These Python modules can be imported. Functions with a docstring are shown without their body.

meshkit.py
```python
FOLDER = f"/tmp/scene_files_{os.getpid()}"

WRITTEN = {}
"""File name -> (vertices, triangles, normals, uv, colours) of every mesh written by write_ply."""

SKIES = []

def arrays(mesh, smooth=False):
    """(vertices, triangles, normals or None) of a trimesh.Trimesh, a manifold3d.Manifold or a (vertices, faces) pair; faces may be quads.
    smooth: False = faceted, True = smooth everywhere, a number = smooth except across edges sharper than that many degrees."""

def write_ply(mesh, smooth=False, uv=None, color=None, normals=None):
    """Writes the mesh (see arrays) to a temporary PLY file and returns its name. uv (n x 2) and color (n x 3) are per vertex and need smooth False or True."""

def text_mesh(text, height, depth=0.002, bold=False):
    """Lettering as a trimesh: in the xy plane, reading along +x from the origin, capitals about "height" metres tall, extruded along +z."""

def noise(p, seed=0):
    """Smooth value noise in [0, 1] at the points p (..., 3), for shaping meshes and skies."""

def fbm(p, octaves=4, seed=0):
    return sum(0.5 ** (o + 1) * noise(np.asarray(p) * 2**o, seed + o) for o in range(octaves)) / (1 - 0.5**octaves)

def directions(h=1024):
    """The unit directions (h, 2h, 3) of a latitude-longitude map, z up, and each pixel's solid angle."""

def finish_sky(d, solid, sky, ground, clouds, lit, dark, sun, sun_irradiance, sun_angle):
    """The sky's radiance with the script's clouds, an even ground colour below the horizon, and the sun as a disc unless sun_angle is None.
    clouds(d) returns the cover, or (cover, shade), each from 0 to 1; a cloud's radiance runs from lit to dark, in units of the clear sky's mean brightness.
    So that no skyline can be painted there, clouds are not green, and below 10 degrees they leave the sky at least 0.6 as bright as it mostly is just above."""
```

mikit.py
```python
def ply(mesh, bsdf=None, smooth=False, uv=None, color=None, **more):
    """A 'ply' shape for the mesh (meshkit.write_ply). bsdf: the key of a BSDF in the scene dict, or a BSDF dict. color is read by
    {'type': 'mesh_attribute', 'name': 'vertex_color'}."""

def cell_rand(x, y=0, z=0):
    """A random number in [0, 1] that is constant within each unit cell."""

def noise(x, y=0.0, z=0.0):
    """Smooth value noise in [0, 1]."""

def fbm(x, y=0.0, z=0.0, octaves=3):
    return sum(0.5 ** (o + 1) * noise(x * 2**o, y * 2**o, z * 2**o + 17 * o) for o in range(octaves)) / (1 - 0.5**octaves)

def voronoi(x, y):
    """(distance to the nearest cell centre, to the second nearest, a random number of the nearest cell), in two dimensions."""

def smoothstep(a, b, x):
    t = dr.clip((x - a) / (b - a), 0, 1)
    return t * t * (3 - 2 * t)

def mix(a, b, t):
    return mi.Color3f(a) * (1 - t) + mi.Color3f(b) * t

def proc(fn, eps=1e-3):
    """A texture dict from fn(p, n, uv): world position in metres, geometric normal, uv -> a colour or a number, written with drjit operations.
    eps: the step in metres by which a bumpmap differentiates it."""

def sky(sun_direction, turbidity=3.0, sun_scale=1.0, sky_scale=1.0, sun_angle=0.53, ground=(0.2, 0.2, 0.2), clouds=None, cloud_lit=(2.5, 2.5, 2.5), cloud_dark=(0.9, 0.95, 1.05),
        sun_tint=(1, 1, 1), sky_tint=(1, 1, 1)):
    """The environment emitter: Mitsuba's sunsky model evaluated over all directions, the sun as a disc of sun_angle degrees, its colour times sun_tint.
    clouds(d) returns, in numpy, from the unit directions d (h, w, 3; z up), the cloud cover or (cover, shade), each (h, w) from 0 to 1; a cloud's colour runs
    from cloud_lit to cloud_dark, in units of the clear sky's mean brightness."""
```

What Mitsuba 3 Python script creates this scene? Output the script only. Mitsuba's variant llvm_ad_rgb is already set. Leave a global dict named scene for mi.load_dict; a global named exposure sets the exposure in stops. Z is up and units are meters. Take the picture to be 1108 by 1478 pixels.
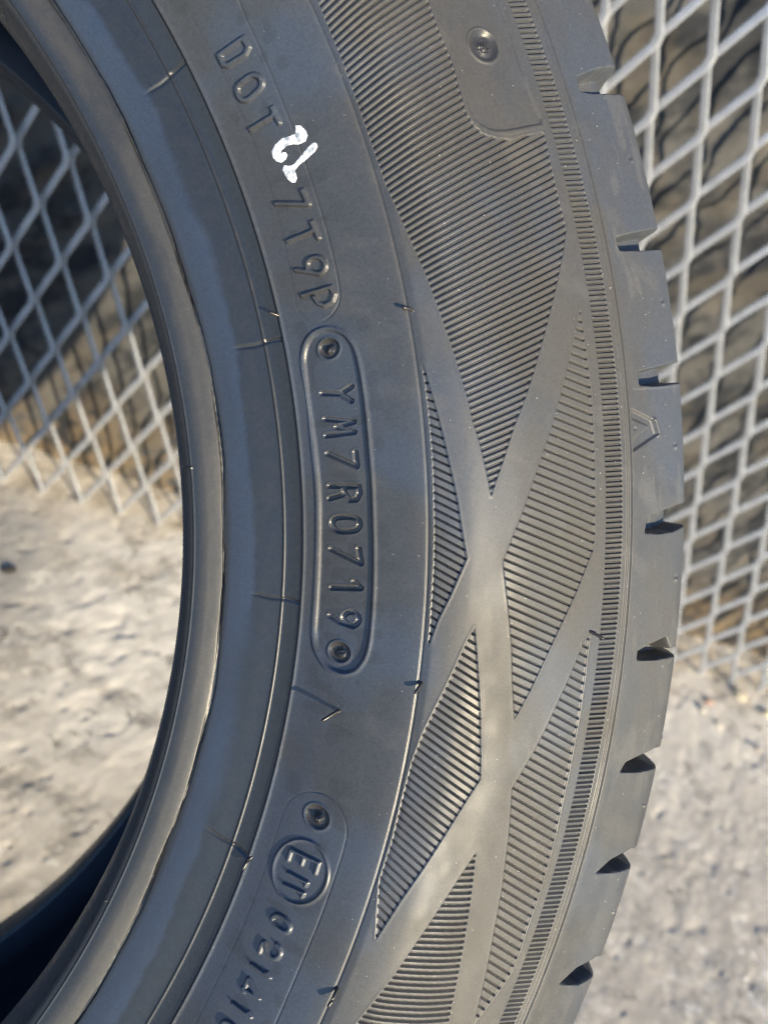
"""A car tyre leaning in low sun on worn concrete, an expanded-metal panel and a dark rough wall behind it."""
import math
import numpy as np
import trimesh
import mitsuba as mi
import drjit as dr
import mikit
import meshkit
from mikit import proc, noise, fbm, voronoi, cell_rand, smoothstep, mix
from scipy.interpolate import PchipInterpolator

T = mi.ScalarTransform4f
scene, labels = {"type": "scene"}, {}

# ------------------------------------------------------------------ camera, sky, exposure
# World: x along the wall, y away from the viewer towards the wall, z up, metres; ground at z = 0.
TYRE_C = np.array([0.0, 0.0, 0.32475])                      # centre of the tyre's near side
TYRE_W = np.array([[0.936890, -0.347578, -0.037775],         # tyre frame (x right, y up in its plane, z out along the axle) -> world
                   [0.183686, 0.581274, -0.792704],
                   [0.297485, 0.735738, 0.608435]])
CAM = np.array([0.192689, -0.101470, 0.171198]) + TYRE_C
FWD = np.array([0.156902, 0.768217, -0.620664])
UP = np.array([-0.275205, 0.637565, 0.719565])
scene["camera"] = {
    "type": "thinlens", "fov": 2 * math.degrees(math.atan(554 / 1190)), "fov_axis": "x", "aperture_radius": 0.0010, "focus_distance": 0.178,
    "near_clip": 0.01, "far_clip": 400.0, "to_world": T().look_at(origin=CAM.tolist(), target=(CAM + FWD).tolist(), up=UP.tolist()),
    "film": {"type": "hdrfilm", "width": 767, "height": 1024}, "sampler": {"type": "independent", "sample_count": 64}}
scene["sky"] = mikit.sky((0.594, -0.752, 0.287), turbidity=3, sun_scale=0.92, sky_scale=0.85, sun_tint=(0.85, 1.0, 1.32), sky_tint=(0.72, 0.95, 1.36), ground=(0.25, 0.24, 0.22))
exposure = 3.15

# ------------------------------------------------------------------ materials
def bsdf(key, d):
    scene[key] = {"type": "twosided", "bsdf": d} if d["type"] not in ("twosided",) else d


def specks(r, a, cell, size, share):
    d, _, w = voronoi(r / cell, a / cell)
    return dr.select((w < share) & (d < size * (0.4 + 2.0 * w / share * 0.4)), mi.Float(1), mi.Float(0))


def rubber_dust(uv):
    r, a = uv.x, uv.y * 4.4
    n = fbm(r * 0.11, a * 0.07, 3.0, 4)
    d = smoothstep(233.0, 252.0, r + 10 * (n - 0.5)) * (0.45 + 0.55 * smoothstep(0.25, 0.75, n))
    patch = smoothstep(0.50, 0.58, fbm(r * 0.055 + 7, a * 0.035 + 2, 1.0, 4)) * smoothstep(246.0, 262.0, r)
    return (d * 0.8 + 0.2 * patch) * (1 - smoothstep(288.2, 290.0, r) * (0.15 + 0.25 * smoothstep(0.35, 0.65, fbm(r * 0.08, a * 0.02 + 3, 17.0, 3)) + 0.60 * (1 - smoothstep(-95.0, 0.0, a))))


def rubber_color(p, n, uv):
    r, a = uv.x, uv.y * 4.4
    dust = rubber_dust(uv)
    fine = fbm(r * 1.3, a * 1.1, 9.0, 3)
    outer = smoothstep(213.8, 215.0, r)
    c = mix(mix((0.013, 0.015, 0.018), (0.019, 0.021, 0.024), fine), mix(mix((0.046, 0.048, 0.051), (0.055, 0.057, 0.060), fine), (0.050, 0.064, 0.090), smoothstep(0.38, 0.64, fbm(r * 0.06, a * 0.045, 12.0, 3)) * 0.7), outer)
    c = mix(c, (0.052, 0.049, 0.044), dust * (0.75 + 0.25 * fine))
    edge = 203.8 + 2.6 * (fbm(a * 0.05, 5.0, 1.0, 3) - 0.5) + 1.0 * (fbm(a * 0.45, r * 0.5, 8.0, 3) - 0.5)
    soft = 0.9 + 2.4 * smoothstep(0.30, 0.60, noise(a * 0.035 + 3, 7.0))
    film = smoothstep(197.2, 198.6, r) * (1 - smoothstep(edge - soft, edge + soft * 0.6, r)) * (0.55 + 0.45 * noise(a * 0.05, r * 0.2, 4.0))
    c = mix(c, (0.034, 0.049, 0.084), film * 0.65)  # bluish bead film, with sky sheen painted into its colour
    worn = smoothstep(190.5, 192.0, r) * (1 - smoothstep(195.5, 196.8, r)) * smoothstep(0.35, 0.7, fbm(r * 0.25, a * 0.05, 6.0, 3))
    c = mix(c, (0.034, 0.033, 0.032), worn * 0.6)
    spots = smoothstep(0.70, 0.74, noise(r * 0.33, a * 0.33, 21.0)) * smoothstep(216.0, 218.0, r) * (1 - smoothstep(228.0, 236.0, r))
    c = mix(c, (0.030, 0.030, 0.031), spots * 0.35)
    scuff = smoothstep(0.60, 0.80, fbm(r * 0.09 + a * 0.13, (r * 0.13 - a * 0.09) * 0.5, 33.0, 4)) * smoothstep(214.0, 222.0, r)
    c = mix(c, (0.085, 0.083, 0.08), scuff * 0.35)
    rub = smoothstep(0.60, 0.72, fbm(r * 0.35, a * 0.10, 41.0, 4)) * smoothstep(289.0, 291.0, r)
    c = mix(c, (0.13, 0.125, 0.115), rub * 0.22)
    c = c * (0.86 + 0.28 * noise(r * 3.7, a * 3.7, 2.0))
    c = c * (1 - 0.30 * smoothstep(289.0, 291.0, r) * (1 - smoothstep(-95.0, 0.0, a)))
    return mix(c, (0.42, 0.40, 0.36), 0.6 * specks(r, a, 2.6, 0.045, 0.14) * smoothstep(205.0, 255.0, r))


def rubber_rough(p, n, uv):
    r, a = uv.x, uv.y * 4.4
    return 0.40 + 0.24 * rubber_dust(uv) + 0.16 * smoothstep(190.5, 192.5, r) * (1 - smoothstep(195.5, 198.0, r)) + 0.14 * (fbm(r * 0.5, a * 0.3, 5.0, 3) - 0.5)


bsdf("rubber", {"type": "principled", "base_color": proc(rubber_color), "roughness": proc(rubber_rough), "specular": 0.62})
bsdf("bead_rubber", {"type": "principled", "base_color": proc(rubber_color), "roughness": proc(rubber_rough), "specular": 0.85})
bsdf("fresh_rubber", {"type": "principled", "base_color": {"type": "rgb", "value": (0.036, 0.036, 0.037)}, "roughness": 0.33, "specular": 0.5})
bsdf("spew_rubber", {"type": "principled", "base_color": {"type": "rgb", "value": (0.028, 0.026, 0.024)}, "roughness": 0.30, "specular": 0.6})
bsdf("liner_rubber", {"type": "principled", "base_color": proc(lambda p, n, uv: mix((0.055, 0.062, 0.080), (0.080, 0.086, 0.104), fbm(p.x * 90, p.y * 90, p.z * 90, 3))), "roughness": 0.5})
bsdf("white_paint", {"type": "principled", "base_color": proc(lambda p, n, uv: mix((0.80, 0.81, 0.82), (0.30, 0.34, 0.40), smoothstep(0.46, 0.68, fbm(p.x * 700, p.y * 1100, p.z * 700, 4)))), "roughness": 0.45})
bsdf("zinc", {"type": "principled", "base_color": proc(lambda p, n, uv: mix((0.38, 0.40, 0.43), (0.60, 0.62, 0.65), fbm(p.x * 160, p.y * 160, p.z * 160, 4))), "roughness": 0.42, "metallic": 0.35, "specular": 0.5})


def ground_color(p, n, uv):
    x, y = p.x, p.y
    a = fbm(x * 9, y * 9, 1.0, 4)
    b = fbm(x * 55, y * 62, 4.0, 4)
    c = fbm(x * 210, y * 230, 7.0, 3)
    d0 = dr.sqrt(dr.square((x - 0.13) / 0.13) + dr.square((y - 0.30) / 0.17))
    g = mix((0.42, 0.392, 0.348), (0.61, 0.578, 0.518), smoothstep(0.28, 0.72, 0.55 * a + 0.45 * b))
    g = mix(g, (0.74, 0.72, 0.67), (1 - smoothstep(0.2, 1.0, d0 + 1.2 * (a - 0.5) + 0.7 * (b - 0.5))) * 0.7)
    g = mix(g, (0.22, 0.21, 0.195), smoothstep(0.50, 0.70, b * 0.7 + c * 0.3) * 0.65)
    g = mix(g, (0.72, 0.70, 0.66), smoothstep(0.60, 0.74, c) * 0.4)
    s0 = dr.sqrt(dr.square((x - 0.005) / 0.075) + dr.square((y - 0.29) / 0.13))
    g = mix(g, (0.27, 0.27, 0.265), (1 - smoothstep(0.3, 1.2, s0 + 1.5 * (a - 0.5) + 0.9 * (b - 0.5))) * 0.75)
    d, _, w = voronoi(x * 90 + 3 * c, y * 90 + 3 * b)
    g = mix(g, mix((0.60, 0.53, 0.42), (0.66, 0.65, 0.62), cell_rand(w * 991.0)), dr.select(w < 0.10, smoothstep(0.36, 0.22, d) * 0.7, mi.Float(0)))
    g = mix(g, (0.10, 0.095, 0.09), dr.select(w > 0.95, smoothstep(0.34, 0.18, d) * 0.7, mi.Float(0)))
    e, _, k = voronoi(x * 52 + 2 * b, y * 52 + 2 * c)
    g = mix(g, (0.70, 0.68, 0.63), dr.select(k < 0.09, smoothstep(0.34, 0.16, e) * 0.75, mi.Float(0)))
    g = mix(g, (0.15, 0.14, 0.13), dr.select(k > 0.93, smoothstep(0.36, 0.12, e + 0.3 * (c - 0.5)) * 0.7, mi.Float(0)))
    foot = smoothstep(0.33, 0.45, y + 0.03 * (b - 0.5))
    return mix(g, (0.34, 0.28, 0.20), foot * 0.45 * smoothstep(0.35, 0.65, b))


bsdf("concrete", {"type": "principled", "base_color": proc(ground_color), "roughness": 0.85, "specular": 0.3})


def wall_color(p, n, uv):
    x, z = p.x, p.z
    u, v = x * 0.80 + z * 0.60, -x * 0.60 + z * 0.80
    a = fbm(u * 22, v * 60, 2.0, 4)
    b = fbm(x * 120, z * 120, 5.0, 4)
    c = mix((0.019, 0.022, 0.028), (0.074, 0.075, 0.076), smoothstep(0.36, 0.64, a * 0.7 + b * 0.3))  # dark diagonal blotches: mesh shadows painted into the grimy colour
    c = mix(c, (0.110, 0.097, 0.078), smoothstep(0.56, 0.72, fbm(u * 30 + 9, v * 40, 8.0, 3)) * 0.4)
    low = 1 - smoothstep(0.0, 0.10, z + 0.05 * (a - 0.5))
    return mix(c, (0.17, 0.125, 0.075), low * 0.7 * smoothstep(0.3, 0.6, b))


bsdf("dirty_shadowed_wall", {"type": "principled", "base_color": proc(wall_color), "roughness": 0.8, "specular": 0.3})
for key, col in (("stone_pale", (0.55, 0.50, 0.42)), ("stone_yellow", (0.56, 0.50, 0.36)), ("stone_red", (0.42, 0.28, 0.22)), ("stone_dark", (0.04, 0.04, 0.04))):
    bsdf(key, {"type": "principled", "base_color": {"type": "rgb", "value": col}, "roughness": 0.7})

# ------------------------------------------------------------------ helpers
def name_of(name):
    k, i = name, 0
    while k in scene:
        i += 1
        k = f"{name}_{i:03d}"
    return k


def add(name, mesh, mat, smooth=30, **lab):
    k = name_of(name)
    scene[k] = mikit.ply(mesh, mat, smooth)
    if lab:
        labels[k] = lab
    return k


def add_raw(name, v, f, nrm, uv, mat, **lab):
    """A mesh with its own normals, so that neighbouring pieces of one moulded surface meet without a seam."""
    k = name_of(name)
    used = np.unique(f)
    new = np.zeros(len(v), int)
    new[used] = np.arange(len(used))
    path = meshkit.write_ply(trimesh.Trimesh(v[used], new[f], process=False), normals=nrm[used], uv=uv[used])
    scene[k] = {"type": "ply", "filename": path, "face_normals": False, "bsdf": {"type": "ref", "id": mat}}
    if lab:
        labels[k] = lab
    return k


def to_world(P):
    """Tyre frame in mm -> world in m."""
    return (np.asarray(P) / 1000.0) @ TYRE_W.T + TYRE_C


def sstep(a, b, x):
    t = np.clip((x - a) / (b - a), 0, 1)
    return t * t * (3 - 2 * t)


def line_dist(X, Y, pts):
    d = np.full(X.shape, 1e9)
    pts = np.asarray(pts, float)
    for (ax, ay), (bx, by) in zip(pts[:-1], pts[1:]):
        ux, uy = bx - ax, by - ay
        t = np.clip(((X - ax) * ux + (Y - ay) * uy) / max(ux * ux + uy * uy, 1e-12), 0, 1)
        d = np.minimum(d, (X - ax - t * ux) ** 2 + (Y - ay - t * uy) ** 2)
    return np.sqrt(d)


def poly_sdf(X, Y, pts):
    """Signed distance to a closed outline, positive inside."""
    pts = np.asarray(pts, float)
    ring = np.vstack([pts, pts[:1]])
    d = line_dist(X, Y, ring)
    inside = np.zeros(X.shape, bool)
    for (ax, ay), (bx, by) in zip(ring[:-1], ring[1:]):
        if ay != by:
            inside ^= ((ay > Y) != (by > Y)) & (X < (bx - ax) * (Y - ay) / (by - ay) + ax)
    return np.where(inside, d, -d)


# ------------------------------------------------------------------ the moulded features of the tyre's near side, in mm and degrees of the tyre frame
PANELS = {
 'P1': dict(slant=17.0, pitch=0.3030, start=4.304, kind=0, outline=[(218.14,102.03),(220.77,95.11),(223.64,88.09),(224.98,84.24),(227.66,76.61),(230.33,67.72),(231.96,62.05),(234.43,53.27),(237.55,45.00),(241.05,35.70),(243.27,28.43),(245.72,19.87),(248.00,10.15),(248.45,6.95),(249.86,1.46),(250.85,-4.04),(251.61,-8.87),(253.83,-3.97),(255.36,-0.55),(257.58,4.82),(260.18,9.67),(262.95,15.73),(266.97,25.53),(269.91,33.48),(272.51,41.30),(273.70,46.01),(272.72,50.96),(271.25,58.37),(270.26,65.86),(269.62,66.49),(266.35,65.34),(261.61,63.57),(258.15,63.34),(255.14,63.75),(253.09,65.28),(251.49,68.01),(250.64,72.11),(249.36,77.98),(247.34,83.00),(245.46,89.17),(243.48,96.33),(241.63,104.59)]),
 'P2': dict(slant=-21.5, pitch=0.4125, start=4.101, kind=1, outline=[(275.93,29.22),(276.29,24.69),(276.88,18.07),(277.37,10.75),(277.47,4.07),(277.38,-3.23),(276.95,-12.43),(276.57,-19.87),(275.95,-22.86),(275.32,-24.00),(270.92,-31.77),(266.45,-38.49),(262.11,-45.14),(258.32,-51.03),(254.31,-56.29),(254.16,-48.11),(254.36,-40.28),(254.00,-31.97),(253.42,-24.20),(253.38,-22.52),(255.19,-18.99),(258.79,-12.04),(263.02,-3.03),(266.64,4.58),(269.61,11.82),(272.76,20.10),(274.47,25.23)]),
 'P3': dict(slant=-28.0, pitch=0.4022, start=0.653, kind=2, outline=[(239.31,18.51),(239.63,14.80),(239.99,9.70),(240.13,4.17),(240.18,-1.65),(240.03,-7.20),(239.63,-15.70),(239.10,-21.85),(238.35,-28.00),(237.60,-34.18),(236.89,-38.67),(239.34,-33.09),(241.85,-28.80),(244.09,-24.44),(245.81,-21.14),(245.17,-15.38),(244.72,-9.89),(244.29,-6.65),(243.54,-1.87),(242.81,2.75),(241.89,7.78),(240.92,12.10),(240.00,16.41)]),
 'P4': dict(slant=-27.0, pitch=0.3967, start=-16.137, kind=2, outline=[(246.52,-35.26),(246.68,-40.29),(246.77,-46.76),(246.76,-53.36),(246.40,-62.98),(246.09,-67.40),(242.67,-71.47),(237.48,-78.13),(232.77,-84.19),(228.11,-89.95),(222.18,-97.99),(222.84,-92.72),(223.53,-87.11),(223.75,-85.98),(227.01,-77.63),(229.88,-68.42),(232.01,-62.03),(234.57,-56.47),(236.96,-52.20),(239.50,-47.88),(242.18,-43.03),(244.60,-38.34)]),
 'P5': dict(slant=-24.0, pitch=0.4095, start=-9.873, kind=1, outline=[(274.30,-42.00),(272.60,-42.60),(270.73,-46.08),(268.12,-50.57),(264.78,-55.73),(261.97,-60.23),(258.74,-64.66),(255.16,-69.03),(253.23,-71.31),(252.75,-76.24),(252.08,-82.45),(251.30,-87.04),(250.31,-93.36),(249.72,-96.01),(247.83,-104.88),(245.99,-113.20),(244.19,-119.91),(242.74,-125.15),(244.84,-123.23),(249.41,-119.19),(252.28,-116.23),(254.45,-111.76),(256.64,-105.89),(258.80,-101.09),(261.80,-93.25),(264.08,-85.88),(265.63,-80.13),(267.99,-71.53),(269.61,-64.84),(270.84,-60.00),(272.33,-52.68),(273.46,-46.09)]),
 'P6': dict(slant=5.0, pitch=0.3073, start=-21.275, kind=0, outline=[(244.27,-83.32),(243.55,-88.41),(242.45,-95.14),(240.99,-102.51),(239.37,-110.10),(237.75,-116.98),(236.56,-122.39),(234.26,-130.88),(231.74,-139.12),(204.06,-128.99),(210.23,-122.29),(216.77,-115.37),(220.80,-111.00),(224.85,-106.52),(228.57,-102.02),(232.40,-97.55),(236.27,-92.88),(240.16,-88.15)]),
}
PLATE = [(247.30,98.82),(249.58,81.88),(251.37,73.37),(252.58,68.18),(253.51,66.48),(254.84,65.55),(256.54,64.96),(258.30,64.88),(260.95,65.28),(269.63,68.15),(269.75,69.22),(266.28,77.43),(264.00,86.00),(261.32,93.56),(258.65,102.05)]
CHARACTERS = [
 ('D', 0, 0.40, [[(203.99,83.26),(209.12,84.62),(210.10,82.76),(209.37,81.78),(205.62,81.01),(204.72,81.40),(203.99,83.26)]]),
 ('O', 0, 0.40, [[(207.00,76.28),(207.34,77.07),(209.78,77.93),(210.81,77.86),(211.90,77.12),(212.31,75.89),(211.86,75.13),(209.42,74.01),(208.36,73.97),(207.37,74.72),(207.00,76.28)]]),
 ('T', 0, 0.36, [[(209.19,68.63),(213.98,69.83)],[(213.83,71.12),(214.99,68.20)]]),
 ('7', 0, 0.38, [[(218.64,54.84),(219.71,52.02),(213.20,53.70)]]),
 ('T', 0, 0.36, [[(215.10,46.03),(220.19,46.87)],[(220.05,48.54),(221.19,45.32)]]),
 ('9', 0, 0.36, [[(218.51,40.34),(218.71,41.30),(219.64,41.85),(221.02,41.70),(222.08,40.63),(222.25,39.36),(221.43,38.41),(219.93,38.70),(218.96,39.38),(218.51,40.34)],[(220.93,38.43),(216.30,40.11)]]),
 ('P', 0, 0.36, [[(217.22,34.84),(222.87,35.42),(223.60,33.92),(223.06,32.52),(221.52,32.03),(220.30,32.75),(219.61,34.00)]]),
 ('Y', 1, 0.36, [[(219.38,14.54),(223.04,13.98),(225.41,15.19)],[(223.04,13.98),(225.22,12.23)]]),
 ('M', 1, 0.34, [[(219.64,9.18),(225.43,7.98),(221.85,7.24),(225.41,5.85),(219.64,5.61)]]),
 ('7', 1, 0.36, [[(219.63,1.90),(225.43,-1.19),(225.26,1.72)]]),
 ('R', 1, 0.36, [[(219.63,-4.94),(225.46,-5.38),(225.57,-6.82),(224.86,-8.09),(223.48,-8.17),(222.60,-6.83),(222.42,-5.37)],[(222.60,-6.83),(219.44,-7.64)]]),
 ('0', 1, 0.38, [[(219.49,-12.70),(220.26,-11.71),(222.61,-11.55),(224.49,-11.83),(225.28,-12.99),(224.81,-14.25),(223.48,-14.70),(220.74,-14.65),(219.69,-13.86),(219.49,-12.70)]]),
 ('7', 1, 0.36, [[(218.96,-18.32),(224.85,-21.46),(224.58,-18.35)]]),
 ('1', 1, 0.36, [[(218.50,-26.59),(224.48,-26.60),(223.15,-25.21)]]),
 ('9', 1, 0.36, [[(220.24,-33.19),(220.89,-31.88),(222.56,-31.40),(223.63,-32.49),(223.48,-33.76),(222.33,-34.57),(221.00,-34.07),(220.24,-33.19)],[(222.33,-34.57),(219.64,-33.78),(217.73,-32.51)]]),
 ('E', 0, 0.30, [[(205.41,-84.04),(206.34,-81.78),(211.92,-83.42),(211.00,-85.70)],[(209.02,-82.58),(208.24,-84.46)]]),
 ('1', 0, 0.28, [[(205.28,-86.46),(209.22,-87.68),(208.74,-88.45)]]),
 ('1', 0, 0.28, [[(204.26,-88.93),(208.30,-89.87),(207.81,-90.77)]]),
 ('0', 0, 0.34, [[(201.08,-96.13),(201.89,-95.22),(202.98,-95.01),(204.31,-95.70),(204.98,-96.61),(204.69,-97.70),(203.93,-98.12),(202.78,-97.78),(201.45,-96.91),(201.08,-96.13)]]),
 ('2', 0, 0.34, [[(197.91,-103.04),(199.13,-100.28),(199.67,-102.59),(200.47,-103.45),(201.53,-103.55),(202.56,-102.39),(202.49,-101.29),(201.83,-100.77)]]),
 ('1', 0, 0.34, [[(196.18,-105.61),(199.83,-107.20),(199.41,-106.51)]]),
 ('4', 0, 0.34, [[(194.04,-110.99),(195.22,-108.47),(197.26,-111.53),(193.97,-110.41)]]),
 ('1', 0, 0.34, [[(191.54,-113.68),(195.24,-115.29),(194.85,-114.65)]]),
 ('0', 0, 0.34, [[(188.79,-118.38),(189.17,-117.50),(190.29,-117.17),(191.58,-117.69),(192.31,-118.42),(192.04,-119.36),(191.25,-119.79),(190.17,-119.49),(188.98,-118.96),(188.79,-118.38)]]),
]
OVAL = [(216.38,22.32),(216.47,19.43),(216.70,12.59),(217.26,6.09),(217.57,-1.73),(217.58,-7.64),(217.17,-13.41),(216.40,-22.16),(215.33,-30.78),(214.50,-36.14),(214.54,-39.51),(216.17,-42.86),(217.66,-43.89),(219.68,-44.40),(221.31,-44.05),(222.76,-43.24),(224.94,-39.99),(226.21,-33.24),(227.21,-24.80),(227.79,-16.36),(228.09,-8.09),(228.22,-4.82),(228.10,3.85),(227.90,11.34),(227.38,18.02),(226.71,22.50),(225.01,25.65),(222.23,27.32),(219.29,27.10),(217.38,25.44)]
PAD = [(206.39,101.99),(208.42,91.23),(212.66,80.67),(216.58,69.29),(219.61,59.11),(222.58,47.43),(224.30,37.10),(224.56,33.67),(224.16,31.69),(222.09,29.29),(219.26,28.78),(217.21,29.85),(215.68,32.52),(214.99,38.92),(213.18,52.86),(209.85,64.80),(204.09,80.77),(197.14,94.72),(191.78,106.49)]
EPAD = [(185.68,-114.43),(193.42,-101.02),(198.48,-90.62),(201.94,-82.12),(204.98,-74.42),(206.83,-71.59),(209.33,-69.90),(211.99,-69.36),(214.84,-69.65),(216.93,-71.85),(218.22,-75.02),(217.81,-78.49),(214.65,-86.54),(210.86,-95.24),(205.81,-105.27),(200.44,-115.72),(194.16,-126.98),(175.58,-130.86)]
ECIRCLE = [(213.83,-84.98),(213.68,-86.03),(213.37,-87.06),(212.93,-88.06),(212.37,-89.00),(211.68,-89.86),(210.90,-90.61),(210.05,-91.24),(209.13,-91.74),(208.19,-92.10),(207.23,-92.30),(206.28,-92.35),(205.37,-92.24),(204.53,-91.96),(203.76,-91.53),(203.10,-90.95),(202.57,-90.24),(202.17,-89.43),(201.92,-88.52),(201.83,-87.54),(201.90,-86.51),(202.13,-85.46),(202.52,-84.41),(203.05,-83.39),(203.71,-82.43),(204.47,-81.56),(205.33,-80.81),(206.25,-80.19),(207.21,-79.73),(208.19,-79.44),(209.15,-79.33),(210.08,-79.38),(210.94,-79.61),(211.72,-80.00),(212.41,-80.55),(212.97,-81.24),(213.40,-82.05),(213.69,-82.96),(213.84,-83.95)]
PLUGS = [(221.49,23.39,2.28),(219.17,-40.10,2.40),(212.18,-74.43,2.70),(257.26,82.64,3.60)]
TRIANGLE = ([(286.94,8.39),(295.79,4.56),(296.78,1.32),(288.06,-2.62)], [(288.13,5.77),(294.31,3.34),(288.01,-0.21)])
PAINT = [[(218.05,66.97),(219.03,66.74),(219.94,65.62),(220.25,64.63),(219.81,63.69),(218.54,63.41),(217.31,63.72),(216.04,63.69),(214.98,63.15),(214.81,62.61),(215.08,62.84),(215.76,62.72),(216.17,62.03),(215.73,61.33),(214.81,60.97),(213.81,61.45),(213.11,62.34),(213.08,63.63),(213.81,64.60),(215.15,65.30),(216.68,65.37),(217.81,65.43),(218.00,66.30)], [(221.26,63.14),(221.86,62.90),(222.06,62.17),(221.39,61.38),(219.83,60.45),(218.14,59.57),(217.40,58.81),(217.73,57.32),(217.30,56.71),(216.67,56.75),(215.83,57.54),(215.28,58.74),(214.84,59.67),(215.28,60.39),(216.52,59.96),(217.30,60.12),(218.91,61.48),(220.23,62.56)]]
SPEWS = [(212.04,31.68,210.31,32.52),(238.11,28.91,236.12,29.27),(218.35,-52.28,215.47,-53.99),(235.14,-45.96,233.59,-47.59),(274.20,-40.72,276.70,-42.64),(213.64,-107.92,211.61,-110.48),(197.12,-85.08,195.62,-87.74),(164.16,-95.75,162.97,-95.74)]
SLOTS = [
 [(292.23,15.518),(293.06,16.101),(299.12,16.309),(304.44,16.357),(304.03,15.208),(300.51,15.300),(295.44,15.391)],
 [(292.28,8.500),(291.88,9.041),(297.94,9.143),(303.06,9.233),(305.29,8.418),(299.55,8.437)],
 [(292.54,2.524),(292.60,3.079),(298.60,3.198),(304.48,3.353),(305.28,2.516),(298.11,2.434)],
 [(292.86,-4.122),(293.62,-3.436),(298.76,-3.214),(305.04,-2.956),(305.72,-3.866),(302.19,-4.118),(297.78,-4.163)],
 [(293.31,-9.933),(293.22,-9.549),(297.44,-9.257),(302.43,-8.973),(305.78,-9.507),(303.35,-9.807),(299.33,-9.939)],
 [(293.94,-15.175),(295.08,-14.755),(299.74,-14.452),(304.32,-14.123),(306.18,-14.591),(305.38,-15.008),(300.31,-15.172)],
 [(294.52,-20.008),(298.11,-19.418),(301.22,-19.163),(305.08,-18.873),(305.88,-19.091),(305.95,-19.757),(302.08,-19.933)],
 [(295.16,-25.451),(299.02,-24.699),(301.71,-24.465),(304.99,-24.191),(305.77,-24.350),(306.04,-25.073),(301.85,-25.487)],
]
SEAMS = [[(202.58,23.047),(214.23,23.321)],[(202.38,7.346),(213.78,7.296)],[(202.40,-7.811),(213.79,-7.990)],[(202.54,-22.931),(214.67,-23.392)]]
NUBS = [(303.46,5.996),(303.27,-0.364),(304.03,-6.329),(306.99,-13.657),(305.07,-16.838),(304.92,-21.964),(302.32,12.283)]
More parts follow.
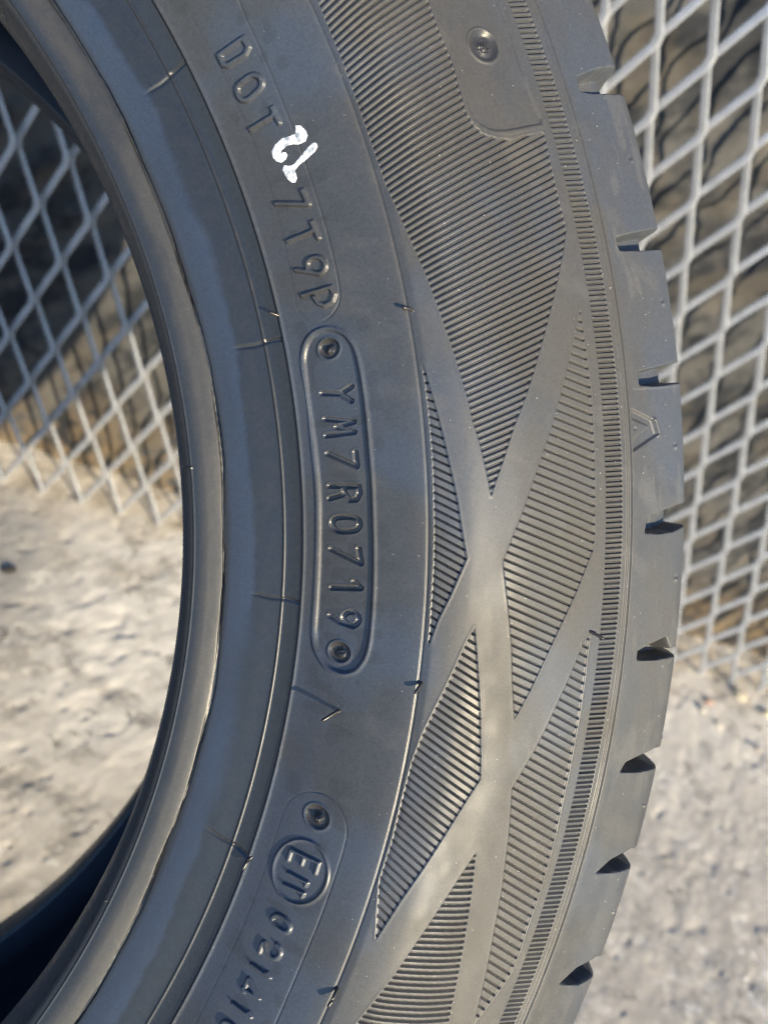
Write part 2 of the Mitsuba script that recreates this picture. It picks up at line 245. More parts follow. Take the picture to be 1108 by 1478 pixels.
STONES = [
 ('stone', 0.6731, 0.3986, 0.0067, 'stone_yellow', 'small yellowish stone below the foot of the panel'),
 ('stone', 0.6357, 0.3789, 0.0040, 'stone_red', 'small reddish stone beside a pale pebble'),
 ('stone', 0.6258, 0.3685, 0.0040, 'stone_pale', 'small pale pinkish pebble touching the reddish stone'),
 ('stone', 0.6383, 0.3557, 0.0039, 'stone_pale', 'small round whitish pebble below the reddish stone'),
 ('stone', 0.6978, 0.3846, 0.0046, 'stone_yellow', 'small tan stone at the right edge of the picture'),
 ('stone', 0.0375, 0.3230, 0.0041, 'stone_dark', 'small black stone on the concrete seen through the tyre'),
 ('stone', 0.6741, 0.3396, 0.0034, 'stone_pale', 'small whitish pebble alone near the right edge')]

# ------------------------------------------------------------------ tyre: profile
PROF = PchipInterpolator([196.8, 199.0, 202.0, 205.0, 210, 214.3, 222.5, 231, 239.2, 247, 256, 268, 278, 287.8, 296, 303.0, 312],
                         [-8.7, -7.3, -5.9, -5.0, -3.8, -1.2, 5.0, 10.4, 13.8, 14.5, 12.7, 7.8, 3.0, -2.3, -6.2, -9.6, -14.5])


def smooth_curve(pts, step):
    pts = np.asarray(pts, float)
    s = np.r_[0, np.cumsum(np.hypot(*np.diff(pts, axis=0).T))]
    t = np.linspace(0, s[-1], max(int(s[-1] / step), 2) + 1)
    return np.c_[PchipInterpolator(s, pts[:, 0])(t), PchipInterpolator(s, pts[:, 1])(t)]


def prof_curve(r0, r1, step):
    r = np.linspace(r0, r1, int(round((r1 - r0) / step)) + 1)
    return np.c_[r, PROF(r)]


def gauss(x, w):
    return np.exp(-(x / w) ** 2)


def ring_relief(r, phi):
    """Relief in mm that runs right round the tyre."""
    wob = 0.30 * np.sin(phi * 0.31) + 0.12 * np.sin(phi * 0.83 + 1) + 0.03 * np.sin(phi * 3.1) + 0.015 * np.sin(phi * 9.7)
    h = 0.24 * gauss(r - 190.1, 0.22)
    h -= (0.55 + 0.22 * np.sin(phi * 0.63)) * gauss(r - 196.9 - wob, 0.22 + 0.08 * np.sin(phi * 0.41 + 1) + 0.03 * np.sin(phi * 2.1))
    h += 0.07 * sstep(196.9, 197.3, r - wob) * (1 - sstep(197.6, 203.0, r))
    h += 0.32 * gauss(r - 210.05, 0.30)
    h += 0.12 * sstep(214.0, 214.3, r) + 0.42 * gauss(r - 214.4, 0.32)
    h += 0.38 * sstep(239.1, 241.0, r) - 0.30 * gauss(r - 239.0, 0.24)
    h += 0.34 * gauss(r - 286.8, 0.24) + 0.55 * gauss(r - 288.0, 0.30) - 0.30 * sstep(288.0, 288.6, r)
    return h


def bands(kind, t):
    """Height of a panel's ribs below the surface from the phase t in 0..1 (mm, negative)."""
    d = np.abs(t - 0.5)                       # 0.5 at the groove, 0 on the crown
    if kind == 0:                             # rounded ribs, wide grooves
        return -0.10 - 0.62 * sstep(0.22, 0.45, d)
    w = 0.085 if kind == 1 else 0.10
    return -0.22 - 0.66 * sstep(0.5 - w - 0.04, 0.5 - w * 0.30, d) - 0.07 * (0.5 - t)


class Sheet:
    """A grid over the profile curve (rows) and the angle (columns), with relief h, and the id of the part that each vertex belongs to."""
    def __init__(self, curve, a0, a1, step_mm):
        self.c = curve
        n = int(math.radians(a1 - a0) * curve[:, 0].mean() / step_mm) + 1
        self.phi = np.linspace(a0, a1, n)
        t = np.gradient(curve, axis=0)
        t /= np.linalg.norm(t, axis=1, keepdims=True)
        self.nr, self.nh = -t[:, 1], t[:, 0]
        self.R, self.PHI = np.meshgrid(curve[:, 0], self.phi, indexing="ij")
        self.X, self.Y = self.R * np.cos(np.radians(self.PHI)), self.R * np.sin(np.radians(self.PHI))
        self.h = np.zeros(self.R.shape)
        self.id = np.zeros(self.R.shape, np.int32)
        self.move = np.zeros(self.R.shape + (2,))      # extra push (radial, axial) in mm

    def near(self, pts, margin):
        pts = np.asarray(pts, float)
        r, a = np.hypot(pts[:, 0], pts[:, 1]), np.degrees(np.arctan2(pts[:, 1], pts[:, 0]))
        rr, m = self.c[:, 0], math.degrees(margin / r.min())
        i = np.nonzero((rr > r.min() - margin - 2) & (rr < r.max() + margin))[0]
        j = np.nonzero((self.phi > a.min() - m) & (self.phi < a.max() + m))[0]
        if len(i) == 0 or len(j) == 0:
            return None
        return np.s_[i[0]:i[-1] + 1, j[0]:j[-1] + 1]

    def build(self):
        ca, sa = np.cos(np.radians(self.PHI)), np.sin(np.radians(self.PHI))
        r = self.R + self.h * self.nr[:, None] + self.move[..., 0]
        z = self.c[:, 1][:, None] + self.h * self.nh[:, None] + self.move[..., 1]
        P = np.stack([r * ca, r * sa, z], -1)
        N = np.cross(np.gradient(P, axis=0), np.gradient(P, axis=1))
        N /= np.maximum(np.linalg.norm(N, axis=-1, keepdims=True), 1e-12)
        n, m = self.R.shape
        k = np.arange(n * m).reshape(n, m)
        q = np.stack([k[:-1, :-1], k[1:, :-1], k[1:, 1:], k[:-1, 1:]], -1).reshape(-1, 4)
        self.f = np.vstack([q[:, [0, 1, 2]], q[:, [0, 2, 3]]])
        fid = self.id.ravel()[q[:, 0]]
        self.fid = np.r_[fid, fid]
        self.v = to_world(P.reshape(-1, 3))
        self.n = N.reshape(-1, 3) @ TYRE_W.T
        self.uv = np.stack([np.broadcast_to(self.c[:, 0][:, None], self.R.shape), self.PHI], -1).reshape(-1, 2)

    def emit(self, i, name, mat="rubber", **lab):
        f = self.f[self.fid == i]
        if len(f):
            return add_raw(name, self.v, f, self.n, self.uv, mat, **lab)


def lathe(name, curve, a0, a1, step_deg, mat, relief=True, **lab):
    s = Sheet(curve, a0, a1, math.radians(step_deg) * curve[:, 0].mean())
    if relief:
        s.h = ring_relief(s.R, s.PHI)
    s.build()
    return s.emit(0, name, mat, **lab)


labels["tyre"] = {"label": "black radial car tyre with a white painted mark, leaning back in the sun", "category": "tyre"}

# ------------------------------------------------------------------ tyre: bead
BEAD = np.vstack([smooth_curve([(188.5, -32), (186.8, -30.5), (186.3, -26), (186.4, -19), (187.0, -14.2), (188.0, -11.4), (190.0, -9.3), (193.4, -8.35), (196.8, -8.6)], 0.16)[:-1], prof_curve(196.8, 217.0, 0.155)])
bead = Sheet(BEAD, -48, 39, 0.25)
bead.h = ring_relief(bead.R, bead.PHI) * (BEAD[:, 1] > -15)[:, None]
bead.h += 0.03 * (meshkit.fbm(np.stack([bead.R * 0.5, bead.PHI * 2.2, 0 * bead.R], -1), 3) - 0.5)
for (r0, p0), (r1, p1) in SEAMS:                             # thin radial mould seams across the rim line
    mid = p0 + (p1 - p0) * (bead.R - r0) / (r1 - r0) + 0.03 * np.sin(bead.R * 0.9)
    d = np.radians(bead.PHI - mid) * bead.R
    w = sstep(r0, r0 + 3.5, bead.R) * (1 - sstep(r1 - 0.2, r1 + 0.2, bead.R))
    bead.h += w * (0.02 * gauss(d - 0.30, 0.32) - 0.36 * gauss(d + 0.22, 0.34))
d = np.radians(bead.PHI - 0.25) * bead.R
bead.h += 0.30 * gauss(d, 0.2) * sstep(-13.5, -12.5, np.broadcast_to(BEAD[:, 1][:, None], d.shape)) * (1 - sstep(190.2, 190.6, bead.R))
bead.id[:] = np.where(bead.R > 214.0, 1, 0)
bead.build()
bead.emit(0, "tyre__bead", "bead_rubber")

# ------------------------------------------------------------------ tyre: lettered zone
PARTS = {}
text = Sheet(prof_curve(217.0, 238.0, 0.17), -37, 27, 0.20)
text.h = ring_relief(text.R, text.PHI)


def rounded(pts, n=2):
    """Corner cutting, to make a traced outline curve smoothly (closed if the ends meet)."""
    p = np.asarray(pts, float)
    for _ in range(n):
        q = 0.75 * p[:-1] + 0.25 * p[1:]
        s = 0.25 * p[:-1] + 0.75 * p[1:]
        mid = np.stack([q, s], 1).reshape(-1, 2)
        p = np.vstack([mid, mid[:1]]) if np.allclose(p[0], p[-1]) else np.vstack([p[:1], mid[1:-1], p[-1:]])
    return p


def closed(pts):
    return rounded(np.vstack([pts, pts[:1]]))[:-1]


OVAL, EPAD, PAD, ECIRCLE = closed(OVAL), closed(EPAD), closed(PAD), closed(ECIRCLE)


def with_sdf(sheet, pts, margin, fn, closed=True):
    w = sheet.near(pts, margin)
    if w is not None:
        X, Y = sheet.X[w], sheet.Y[w]
        fn(w, X, Y, poly_sdf(X, Y, pts) if closed else None)


def groove_pad(depth, width):
    def fn(w, X, Y, s):
        text.h[w] += (-depth * gauss(s, width) + 0.06 * sstep(-0.2, 0.4, s)) * (0.25 + 0.75 * sstep(221.0, 225.0, text.R[w]))
    return fn


with_sdf(text, PAD, 1.5, groove_pad(0.16, 0.16))
with_sdf(text, EPAD, 1.5, groove_pad(0.16, 0.15))


def oval(w, X, Y, s):
    text.h[w] += 0.42 * gauss(s + 0.35, 0.42) - 0.45 * sstep(0.05, 0.5, s)
    text.id[w][(np.abs(s + 0.35) < 0.62)] = 1


with_sdf(text, OVAL, 2.0, oval)
PARTS[1] = ("tyre__raised_oval_frame", {"label": "raised rim of the long oval plate holding the engraved week code"})


def ecircle(w, X, Y, s):
    text.h[w] += 0.50 * gauss(s - 0.1, 0.33)
    text.id[w][np.abs(s - 0.1) < 0.5] = 2


with_sdf(text, ECIRCLE, 1.5, ecircle)
PARTS[2] = ("tyre__raised_ring", {"label": "raised ring around the letter E and the number 11"})
for n, (char, sunk, hw, strokes) in enumerate(CHARACTERS):
    hw += 0.06
    strokes = [rounded(s) if len(s) >= 8 else np.asarray(s) for s in strokes]
    allp = np.vstack(strokes)
    w = text.near(allp, 1.6)
    if w is None:
        continue
    d = np.min([line_dist(text.X[w], text.Y[w], s) for s in strokes], axis=0)
    if sunk:
        text.h[w] += -0.62 * (1 - sstep(hw - 0.24, hw + 0.22, d)) + 0.07 * gauss(d - hw - 0.25, 0.2)
    else:
        text.h[w] += 0.62 * (1 - sstep(hw - 0.16, hw + 0.16, d))
    text.id[w][d < hw + 0.25] = 10 + n
    word = "digit" if char.isdigit() else "letter"
    PARTS[10 + n] = (("tyre__engraved_" if sunk else "tyre__raised_") + word, {"label": f"{'engraved' if sunk else 'raised'} {word} {char}"})


def plug(sheet, cx, cy, rad, pid, seed):
    w = sheet.near([(cx - rad, cy - rad), (cx + rad, cy + rad)], rad + 1)
    X, Y = sheet.X[w] - cx, sheet.Y[w] - cy
    d = np.hypot(X, Y)
    rough = meshkit.fbm(np.stack([X * 1.3, Y * 1.3, 0 * X + seed], -1), 3, seed)
    rough = 0.55 * rough + 0.45 * (np.abs((rough * 7.0) % 2 - 1))      # torn, stepped rubber
    sheet.h[w] += 0.20 * gauss(d - rad, 0.28) - 0.55 * (1 - sstep(rad * 0.62, rad * 0.95, d)) + 1.05 * np.exp(-((X - 0.2) ** 2 + (Y + 0.35) ** 2) / (rad * 0.38) ** 2) * (0.15 + 1.3 * rough) * (d < rad)
    sheet.h[w] -= 0.8 * np.exp(-((X + 0.1) ** 2 + (Y - rad * 0.35) ** 2) / (rad * 0.26) ** 2) * rough
    sheet.id[w][d < rad * 0.92] = pid


for n in range(3):
    plug(text, *PLUGS[n], 3 + n, 5 + n)
    PARTS[3 + n] = ("tyre__vent_plug", {"label": ("torn rubber vent plug above the engraved week code", "torn rubber vent plug below the engraved week code", "torn rubber vent plug above the ringed E mark")[n]})
text.h += 0.02 * (meshkit.fbm(np.stack([text.R * 0.35, text.PHI * 1.4, 0 * text.R], -1), 3, 4) - 0.5)
text.build()
text.emit(0, "tyre__sidewall")
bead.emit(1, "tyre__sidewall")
for i, (nm, lab) in PARTS.items():
    text.emit(i, nm, "fresh_rubber" if "plug" in nm else "rubber", **lab)

# ------------------------------------------------------------------ tyre: ribbed outer sidewall
side = Sheet(prof_curve(238.0, 288.6, 0.155), -31, 23, 0.165)
side.h = ring_relief(side.R, side.PHI)
t = ((side.PHI / 0.2312) + 1000.3) % 1.0                      # the serrated band under the shoulder
inb = sstep(280.3, 280.6, side.R) * (1 - sstep(284.9, 285.3, side.R))
side.h -= inb * (0.10 + 0.62 * sstep(0.26, 0.40, np.abs(t - 0.5)))
side.id[inb > 0.3] = 1
with_sdf(side, PLATE, 2.0, lambda w, X, Y, s: side.h.__setitem__(w, side.h[w] - 0.34 * sstep(-0.15, 0.35, s) + 0.10 * gauss(s + 0.5, 0.5)))
with_sdf(side, PLATE, 2.0, lambda w, X, Y, s: side.id.__setitem__(w, np.where(s > 0, 2, side.id[w])))
plug(side, *PLUGS[3], 3, 11)
RIBS = {}
PANEL_LABEL = {"P1": "broad ribbed panel with rounded ribs, largest, at the top", "P2": "right-hand lens-shaped ribbed panel with flat ribs", "P3": "narrow lens-shaped ribbed panel beside the mould line",
               "P4": "lower-left kite-shaped ribbed panel beside the mould line", "P5": "lower-right lens-shaped ribbed panel along the serrated band", "P6": "ribbed triangle at the bottom with near-level ribs"}
for n, (key, p) in enumerate(PANELS.items()):
    w = side.near(p["outline"], 1.0)
    X, Y, R, A = side.X[w], side.Y[w], side.R[w], side.PHI[w]
    s = poly_sdf(X, Y, p["outline"])
    ph = (A - np.degrees(np.tan(math.radians(p["slant"])) * np.log(R / 250)) - p["start"]) / p["pitch"]
    k = np.floor(ph).astype(int)
    fr = ph - k
    jit = np.sin(k * 12.9898) * 43758.5453
    jit = (jit - np.floor(jit)) - 0.5
    depth = bands(p["kind"], fr) - 0.05 * jit
    side.h[w] += sstep(-0.08, 0.26, s) * depth + 0.05 * gauss(s + 0.25, 0.25)
    base = 100 + n * 200
    rib = base + 1 + (k - k.min())
    crown = (np.abs(fr - 0.5) < (0.33 if p["kind"] == 0 else 0.40)) & (s > 0.12)
    side.id[w] = np.where(crown, rib, np.where(s > 0.0, base, side.id[w]))
side.h += 0.02 * (meshkit.fbm(np.stack([side.R * 0.35, side.PHI * 1.6, 0 * side.R + 3], -1), 3, 8) - 0.5)
count = np.bincount(side.id.ravel(), minlength=1400)
for n in range(6):                                            # slivers of ribs at the tips stay with their panel
    for i in range(100 + n * 200 + 1, 300 + n * 200):
        if i < len(count) and 0 < count[i] < 170:
            side.id[side.id == i] = 100 + n * 200
side.build()
side.emit(0, "tyre__sidewall")
side.emit(1, "tyre__serrated_band", kind="stuff", label="narrow band of fine radial serrations just inside the tread shoulder")
side.emit(2, "tyre__label_plate", label="smooth recessed plate with rounded corner holding a vent plug")
side.emit(3, "tyre__vent_plug", "fresh_rubber", label="torn rubber vent plug in the smooth recessed plate")
for n, key in enumerate(PANELS):
    holder = side.emit(100 + n * 200, "tyre__ribbed_panel", label=PANEL_LABEL[key])
    for i in range(100 + n * 200 + 1, 300 + n * 200):
        if np.any(side.fid == i):
            side.emit(i, holder + "__rib")

# ------------------------------------------------------------------ tyre: shoulder and tread blocks
EDGE = prof_curve(288.6, 302.6, 0.22)
ROUND = smooth_curve([tuple(EDGE[-1]), (303.9, -10.2), (305.0, -11.2), (305.7, -12.8), (306.2, -15.5), (306.7, -20), (307.4, -28)], 0.3)[1:]
SH = np.vstack([EDGE, ROUND])
sh = Sheet(SH, -31, 23, 0.28)
arc = np.r_[0, np.cumsum(np.hypot(*np.diff(SH, axis=0).T))] + 288.6
S = np.broadcast_to(arc[:, None], sh.R.shape)
sh.h = ring_relief(sh.R, sh.PHI) * (SH[:, 1] > -11)[:, None]
sh.h += 0.03 * (meshkit.fbm(np.stack([S * 0.3, sh.PHI * 1.5, 0 * S + 6], -1), 3, 12) - 0.5)
K = math.radians(1) * 300
for q in SLOTS:
    q = np.array(q)
    lo, hi = q[q[:, 0] > 302.5][:, 1].min(), q[q[:, 0] > 302.5][:, 1].max()
    inner = [tuple(x) for x in q if x[0] <= 302.5]
    top = [x for x in inner if x[1] > (q[0][1] + 0.3) or x[0] < 294][0:]
    up = sorted([x for x in inner[1:] if x[1] > q[0][1] + 0.15])
    dn = sorted([x for x in inner[1:] if x[1] <= q[0][1] + 0.15], reverse=True)
    outline = [(q[0][0], q[0][1] * K)] + [(a, b * K) for a, b in up] + [(304.5, hi * K), (330, (hi + 0.15) * K), (330, (lo - 0.05) * K), (307.0, lo * K)] + [(a, b * K) for a, b in dn]
    sd = poly_sdf(S, sh.PHI * K, outline)
    m = sstep(-0.22, 0.50, sd)
    taper = sstep(q[0][0] - 0.5, q[0][0] + 4.5, S)
    depth = m * (1.4 + 3.6 * taper)
    sh.move[..., 0] -= 0.70 * depth
    sh.move[..., 1] -= 0.72 * depth
to, ti = TRIANGLE
w = sh.near(to, 2.0)
so, si = poly_sdf(sh.X[w], sh.Y[w], to), poly_sdf(sh.X[w], sh.Y[w], ti)
fade = sstep(288.7, 289.6, sh.R[w])
sh.h[w] += fade * (-0.55 * sstep(-0.12, 0.25, so) + 0.50 * sstep(-0.12, 0.22, si))
rim = line_dist(sh.X[w], sh.Y[w], [to[1], to[2]])
sh.h[w] += 0.55 * gauss(rim - 0.15, 0.40)
dd = np.hypot(sh.X[w] - np.mean(ti, 0)[0] + 0.2, (sh.Y[w] - np.mean(ti, 0)[1]) * 1.6)
sh.h[w] -= 0.3 * gauss(dd, 0.4)
sh.h += 0.12 * sstep(2.30, 2.34, sh.PHI) * (1 - sstep(2.34, 6.0, sh.PHI)) * sstep(289.5, 291, S)      # step where two mould segments meet
for r, a in NUBS:
    d = np.hypot(S - r - 0.4, (sh.PHI - a) * K)
    sh.h += 0.35 * gauss(d, 0.4) - 0.25 * gauss(np.hypot(S - r + 0.2, (sh.PHI - a) * K - 0.7), 0.35)
cuts = sorted(q[0][1] for q in SLOTS)
block = np.searchsorted(cuts, sh.PHI)
sh.id[:] = block + 1
sh.id[w][(so > -0.1)] = 50
sh.build()
for i in range(1, len(cuts) + 2):
    sh.emit(i, "tyre__tread_block")
sh.emit(50, "tyre__raised_triangle", label="raised triangle mark on the tread shoulder")

# ------------------------------------------------------------------ tyre: the rest of the casing
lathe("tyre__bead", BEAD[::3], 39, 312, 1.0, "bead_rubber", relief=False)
lathe("tyre__sidewall", np.vstack([prof_curve(217, 288.6, 0.3), EDGE[1::2]]), 27, 323, 1.0, "rubber")
lathe("tyre__sidewall", prof_curve(238, 288.6, 0.3), 23, 27, 1.0, "rubber")
lathe("tyre__sidewall", prof_curve(238, 288.6, 0.3), 323, 329, 1.0, "rubber")
lathe("tyre__tread_block", SH[::2], 23, 27, 1.0, "rubber")
lathe("tyre__tread_block", SH[::2], 323, 329, 1.0, "rubber")
lathe("tyre__tread_block", np.vstack([EDGE[-1:], ROUND])[::2], 27, 323, 1.0, "rubber")
MID = -74.8
def mirror(c):
    return np.c_[c[:, 0], 2 * MID - c[:, 1]][::-1]
crown = [tuple(ROUND[-1])]
for zc in (-40, -62, -87.6, -109.6):
    crown += [(308.2, zc + 4.5), (300.5, zc + 4.0), (300.5, zc - 4.0), (308.2, zc - 4.5)]
crown += [(307.4, 2 * MID + 28)]
lathe("tyre__tread", np.array(crown), 0, 360, 1.0, "rubber", relief=False)
lathe("tyre__far_sidewall", mirror(np.vstack([prof_curve(196.8, 288.6, 1.0), EDGE[1::4], ROUND])), 0, 360, 1.0, "rubber", relief=False)
lathe("tyre__far_bead", mirror(BEAD[:-130:2]), 0, 360, 0.5, "rubber", relief=False)
near_in = smooth_curve([(188.5, -32), (195, -29), (205, -19), (222, -6), (240, 1.5), (256, 1.0), (275, -8), (288, -17), (295, -30), (297.5, -50), (298, MID)], 1.5)
lathe("tyre__inner_liner", np.vstack([near_in, mirror(near_in)[1:]])[::-1], 0, 360, 1.0, "liner_rubber", relief=False)


# ------------------------------------------------------------------ tyre: rubber hairs left by the mould vents, and the paint mark
def surface(x, y, lift=0.0):
    r = math.hypot(x, y)
    h = float(PROF(r)) if r > 196.8 else float(np.interp(r, BEAD[:, 0][60:], BEAD[:, 1][60:])) - 1.0
    e = (float(PROF(r + 0.1)) - float(PROF(r - 0.1))) / 0.2 if r > 197 else 0.6
    n = np.array([-e * x / r, -e * y / r, 1.0])
    n /= np.linalg.norm(n)
    return np.array([x, y, h]) + n * lift, n


def tube(path, radii, sides=10):
    path = np.asarray(path)
    rings = []
    for i, p in enumerate(path):
        t = path[min(i + 1, len(path) - 1)] - path[max(i - 1, 0)]
        t /= np.linalg.norm(t)
        a = np.cross(t, [0.31, 0.83, 0.46])
        a /= np.linalg.norm(a)
        b = np.cross(t, a)
        ang = np.linspace(0, 2 * np.pi, sides, endpoint=False)
        rings.append(p + radii[i] * (np.cos(ang)[:, None] * a + np.sin(ang)[:, None] * b))
    v = np.vstack(rings + [path[:1], path[-1:]])
    f = []
    for i in range(len(path) - 1):
        for j in range(sides):
            q = [i * sides + j, i * sides + (j + 1) % sides, (i + 1) * sides + (j + 1) % sides, (i + 1) * sides + j]
            f += [[q[0], q[1], q[2]], [q[0], q[2], q[3]]]
    e = len(v) - 2
    for j in range(sides):
        f += [[e, (j + 1) % sides, j], [e + 1, (len(path) - 1) * sides + j, (len(path) - 1) * sides + (j + 1) % sides]]
    return v, np.array(f)


LENGTH = [1.2, 1.7, 2.4, 2.1, 1.8, 2.3, 1.5, 0.7]
for (x0, y0, x1, y1), ln in zip(SPEWS, LENGTH):
    p0, n0 = surface(x0, y0, -0.2)
    side_v = np.array([x1 - x0, y1 - y0, 0.0])
    reach = np.linalg.norm(side_v)
    up = max(ln, 0.6)
    path = [p0, p0 + n0 * (0.35 * up) + side_v * 0.10, p0 + n0 * (0.68 * up) + side_v * 0.42, p0 + n0 * (0.86 * up) + side_v * 0.72, p0 + n0 * (0.96 * up) + side_v * 0.97]
    path = np.c_[[PchipInterpolator(range(5), np.array(path)[:, i])(np.linspace(0, 4, 13)) for i in range(3)]].T
    v, f = tube(to_world(path), np.array([0.62, 0.52, 0.42] + [0.37] * 8 + [0.33, 0.15]) / 1000)
    add("tyre__rubber_hair", trimesh.Trimesh(v, f, process=False), "spew_rubber", 50)

for n, outline in enumerate(PAINT):
    o = np.array(outline)
    x = np.arange(o[:, 0].min() - 0.3, o[:, 0].max() + 0.3, 0.09)
    y = np.arange(o[:, 1].min() - 0.3, o[:, 1].max() + 0.3, 0.09)
    X, Y = np.meshgrid(x, y, indexing="ij")
    sd = poly_sdf(X, Y, o)
    R = np.hypot(X, Y)
    jj, ii = np.clip(((np.degrees(np.arctan2(Y, X)) - text.phi[0]) / (text.phi[1] - text.phi[0])), 0, len(text.phi) - 2), np.clip((R - 217.0) / (text.c[1, 0] - text.c[0, 0]), 0, len(text.c) - 2)
    i0, j0 = ii.astype(int), jj.astype(int)
    fi, fj = ii - i0, jj - j0
    hh = text.h[i0, j0] * (1 - fi) * (1 - fj) + text.h[i0 + 1, j0] * fi * (1 - fj) + text.h[i0, j0 + 1] * (1 - fi) * fj + text.h[i0 + 1, j0 + 1] * fi * fj
    thick = 0.015 + 0.07 * sstep(-0.05, 0.30, sd) * (0.6 + 0.8 * meshkit.fbm(np.stack([X * 1.2, Y * 1.2, 0 * X], -1), 3, 3))
    E_ = (PROF(R + 0.05) - PROF(R - 0.05)) / 0.1
    N_ = np.stack([-E_ * X / R, -E_ * Y / R, np.ones_like(X)], -1)
    N_ /= np.linalg.norm(N_, axis=-1, keepdims=True)
    P = np.stack([X, Y, PROF(R)], -1) + N_ * (hh + thick)[..., None]
    k = np.arange(X.size).reshape(X.shape)
    q = np.stack([k[:-1, :-1], k[1:, :-1], k[1:, 1:], k[:-1, 1:]], -1).reshape(-1, 4)
    q = q[(sd.ravel()[q] > -0.05).all(1)]
    f = np.vstack([q[:, [0, 1, 2]], q[:, [0, 2, 3]]])
    used = np.unique(f)
    new = np.zeros(X.size, int)
    new[used] = np.arange(len(used))
    add("tyre__painted_digit", trimesh.Trimesh(to_world(P.reshape(-1, 3)[used]), new[f], process=False), "white_paint", True, label=f"white hand-painted digit {(2, 1)[n]}")

# ------------------------------------------------------------------ ground
def axis(a, b, step, far):
    out = [20, 10, 5, 2.5, 1.2, 0.6, 0.3, 0.15, 0.06, 0.02]
    return np.unique(np.r_[[a - far * x / 20 for x in out], np.arange(a, b + step / 2, step), [b + far * x / 20 for x in out]])


gx, gy = axis(-0.25, 1.05, 0.003, 60.0), axis(-0.20, 0.50, 0.003, 60.0)
X, Y = np.meshgrid(gx, gy, indexing="ij")
Q = np.stack([X, Y, 0 * X], -1)
Z = 0.0016 * (meshkit.fbm(Q * 60, 4, 21) - 0.5) + 0.0010 * (meshkit.fbm(Q * 260, 2, 22) - 0.5)
Z -= 0.0009 * sstep(0.62, 0.75, meshkit.fbm(Q * 95, 3, 23))
Z *= ((X > -0.3) & (X < 1.1) & (Y > -0.25) & (Y < 0.55))
k = np.arange(X.size).reshape(X.shape)
q = np.stack([k[:-1, :-1], k[1:, :-1], k[1:, 1:], k[:-1, 1:]], -1).reshape(-1, 4)
add("ground", (np.stack([X, Y, Z], -1).reshape(-1, 3), q), "concrete", True, label="worn pitted sunlit concrete ground", kind="structure")

# ------------------------------------------------------------------ rough dark wall behind the panel
wx, wz = np.linspace(-0.7, 1.5, 420), np.linspace(-0.02, 0.9, 170)
X, Zz = np.meshgrid(wx, wz, indexing="ij")
u, v_ = X * 0.8 + Zz * 0.6, -X * 0.6 + Zz * 0.8
Yw = 0.460 + 0.010 * (meshkit.fbm(np.stack([u * 26, v_ * 55, 0 * u], -1), 4, 31) - 0.5) + 0.007 * (meshkit.fbm(np.stack([X * 90, Zz * 90, 0 * u], -1), 3, 32) - 0.5)
n0, n1 = X.shape
P = np.vstack([np.stack([X, Yw, Zz], -1).reshape(-1, 3), np.stack([X, 0 * X + 0.62, Zz], -1).reshape(-1, 3)])
k = np.arange(X.size).reshape(X.shape)
fr = np.stack([k[:-1, :-1], k[1:, :-1], k[1:, 1:], k[:-1, 1:]], -1).reshape(-1, 4)
bk = fr[:, ::-1] + X.size


def strip(e):
    return np.stack([e[:-1], e[1:], e[1:] + X.size, e[:-1] + X.size], -1)


q = np.vstack([fr, bk, strip(k[:, -1]), strip(k[0]), strip(k[-1])[:, ::-1], strip(k[:, 0])[:, ::-1]])
add("wall", (P, q), "dirty_shadowed_wall", 40, label="dark rough grimy wall with mesh shadows in its colour behind the expanded metal panel", category="wall")

# ------------------------------------------------------------------ expanded-metal panel: flat strands that zigzag up the sheet and meet side by side
SW, LW, NX, NZ, NY = 0.031871, 0.068475, 0.332179, 0.124447 + TYRE_C[2], 0.412301
labels["expanded_metal_panel"] = {"label": "upright grey expanded metal panel of diamond mesh standing on the concrete", "category": "mesh panel"}
STRAND_W, STRAND_T, LEAN = 0.0046, 0.0016, 0.0021


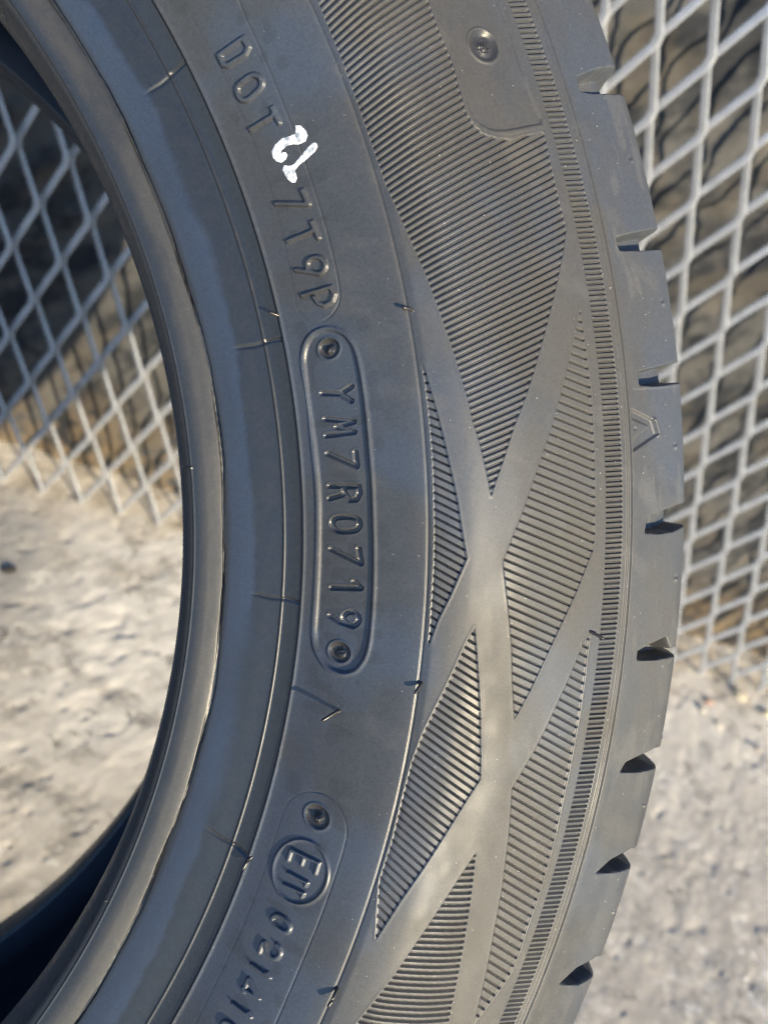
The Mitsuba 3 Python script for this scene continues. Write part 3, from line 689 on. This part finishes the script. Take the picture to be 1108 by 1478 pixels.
def strand(kcol, phase):
    """One zigzag strand: column kcol of half meshes; its bends touch the neighbours' bends."""
    x_left, x_right = NX + kcol * SW / 2, NX + (kcol + 1) * SW / 2
    pts = []
    half = LW / 2
    j = math.ceil((0.004 - NZ) / half)
    top = 0.62
    # nodes: lattice points with (h, u) of equal half-parity
    while NZ + j * half < top:
        right = (kcol + 1 + j) % 2 == 0
        zc = NZ + j * half
        xb = (x_right - 0.0011) if right else (x_left + 0.0011)
        yb = NY + (-LEAN if right else LEAN)
        pts += [(xb, yb, zc - 0.0030), (xb, yb, zc + 0.0030)]
        j += 1
    pts = np.array(pts)
    path = []
    for a, b in zip(pts[:-1], pts[1:]):
        path += [a + (b - a) * t for t in (0.0, 0.12, 0.5, 0.88)]
    path.append(pts[-1])
    path = np.array(path)
    rings = []
    flat = np.array([STRAND_W, 0, 0])
    for i, p in enumerate(path):
        t = path[min(i + 1, len(path) - 1)] - path[max(i - 1, 0)]
        t /= np.linalg.norm(t)
        # the flat of the strand is turned out of the sheet
        wdir = np.array([-0.82, 0.57, 0.0])
        wdir -= t * (wdir @ t)
        wdir /= np.linalg.norm(wdir)
        ndir = np.cross(t, wdir)
        a, b = wdir * STRAND_W / 2, ndir * STRAND_T / 2
        c = 0.78
        rings.append(np.array([p + a * c + b, p - a * c + b, p - a + b * 0.6, p - a - b * 0.6, p - a * c - b, p + a * c - b, p + a - b * 0.6, p + a + b * 0.6]))
    m = 8
    v = np.vstack(rings)
    f = []
    for i in range(len(path) - 1):
        for s in range(m):
            f.append([i * m + s, i * m + (s + 1) % m, (i + 1) * m + (s + 1) % m, (i + 1) * m + s])
    e = (len(path) - 1) * m
    f += [[3, 2, 1, 0], [5, 4, 3, 0], [7, 6, 5, 0], [e, e + 1, e + 2, e + 3], [e, e + 3, e + 4, e + 5], [e, e + 5, e + 6, e + 7]]
    return v, np.array(f)


for kcol in range(-40, 44):
    add("expanded_metal_panel__strand", strand(kcol, 0), "zinc", 35)

# ------------------------------------------------------------------ small stones lying by the foot of the panel
rng = np.random.default_rng(5)


def stone(name, x, y, size, mat, label):
    m = trimesh.creation.icosphere(3, 1.0)
    n = meshkit.fbm(m.vertices * 1.3 + rng.random(3) * 50, 3, 7) - 0.5
    v = m.vertices * (1 + 0.7 * n[:, None]) * np.array([1.2, 0.9, 0.45]) * size
    a = rng.random() * 6.28
    v = v @ np.array([[math.cos(a), -math.sin(a), 0], [math.sin(a), math.cos(a), 0], [0, 0, 1]]).T + [x, y, size * 0.22]
    add(name, (v, m.faces), mat, True, label=label, category="stone")


for s in STONES:
    stone(*s)
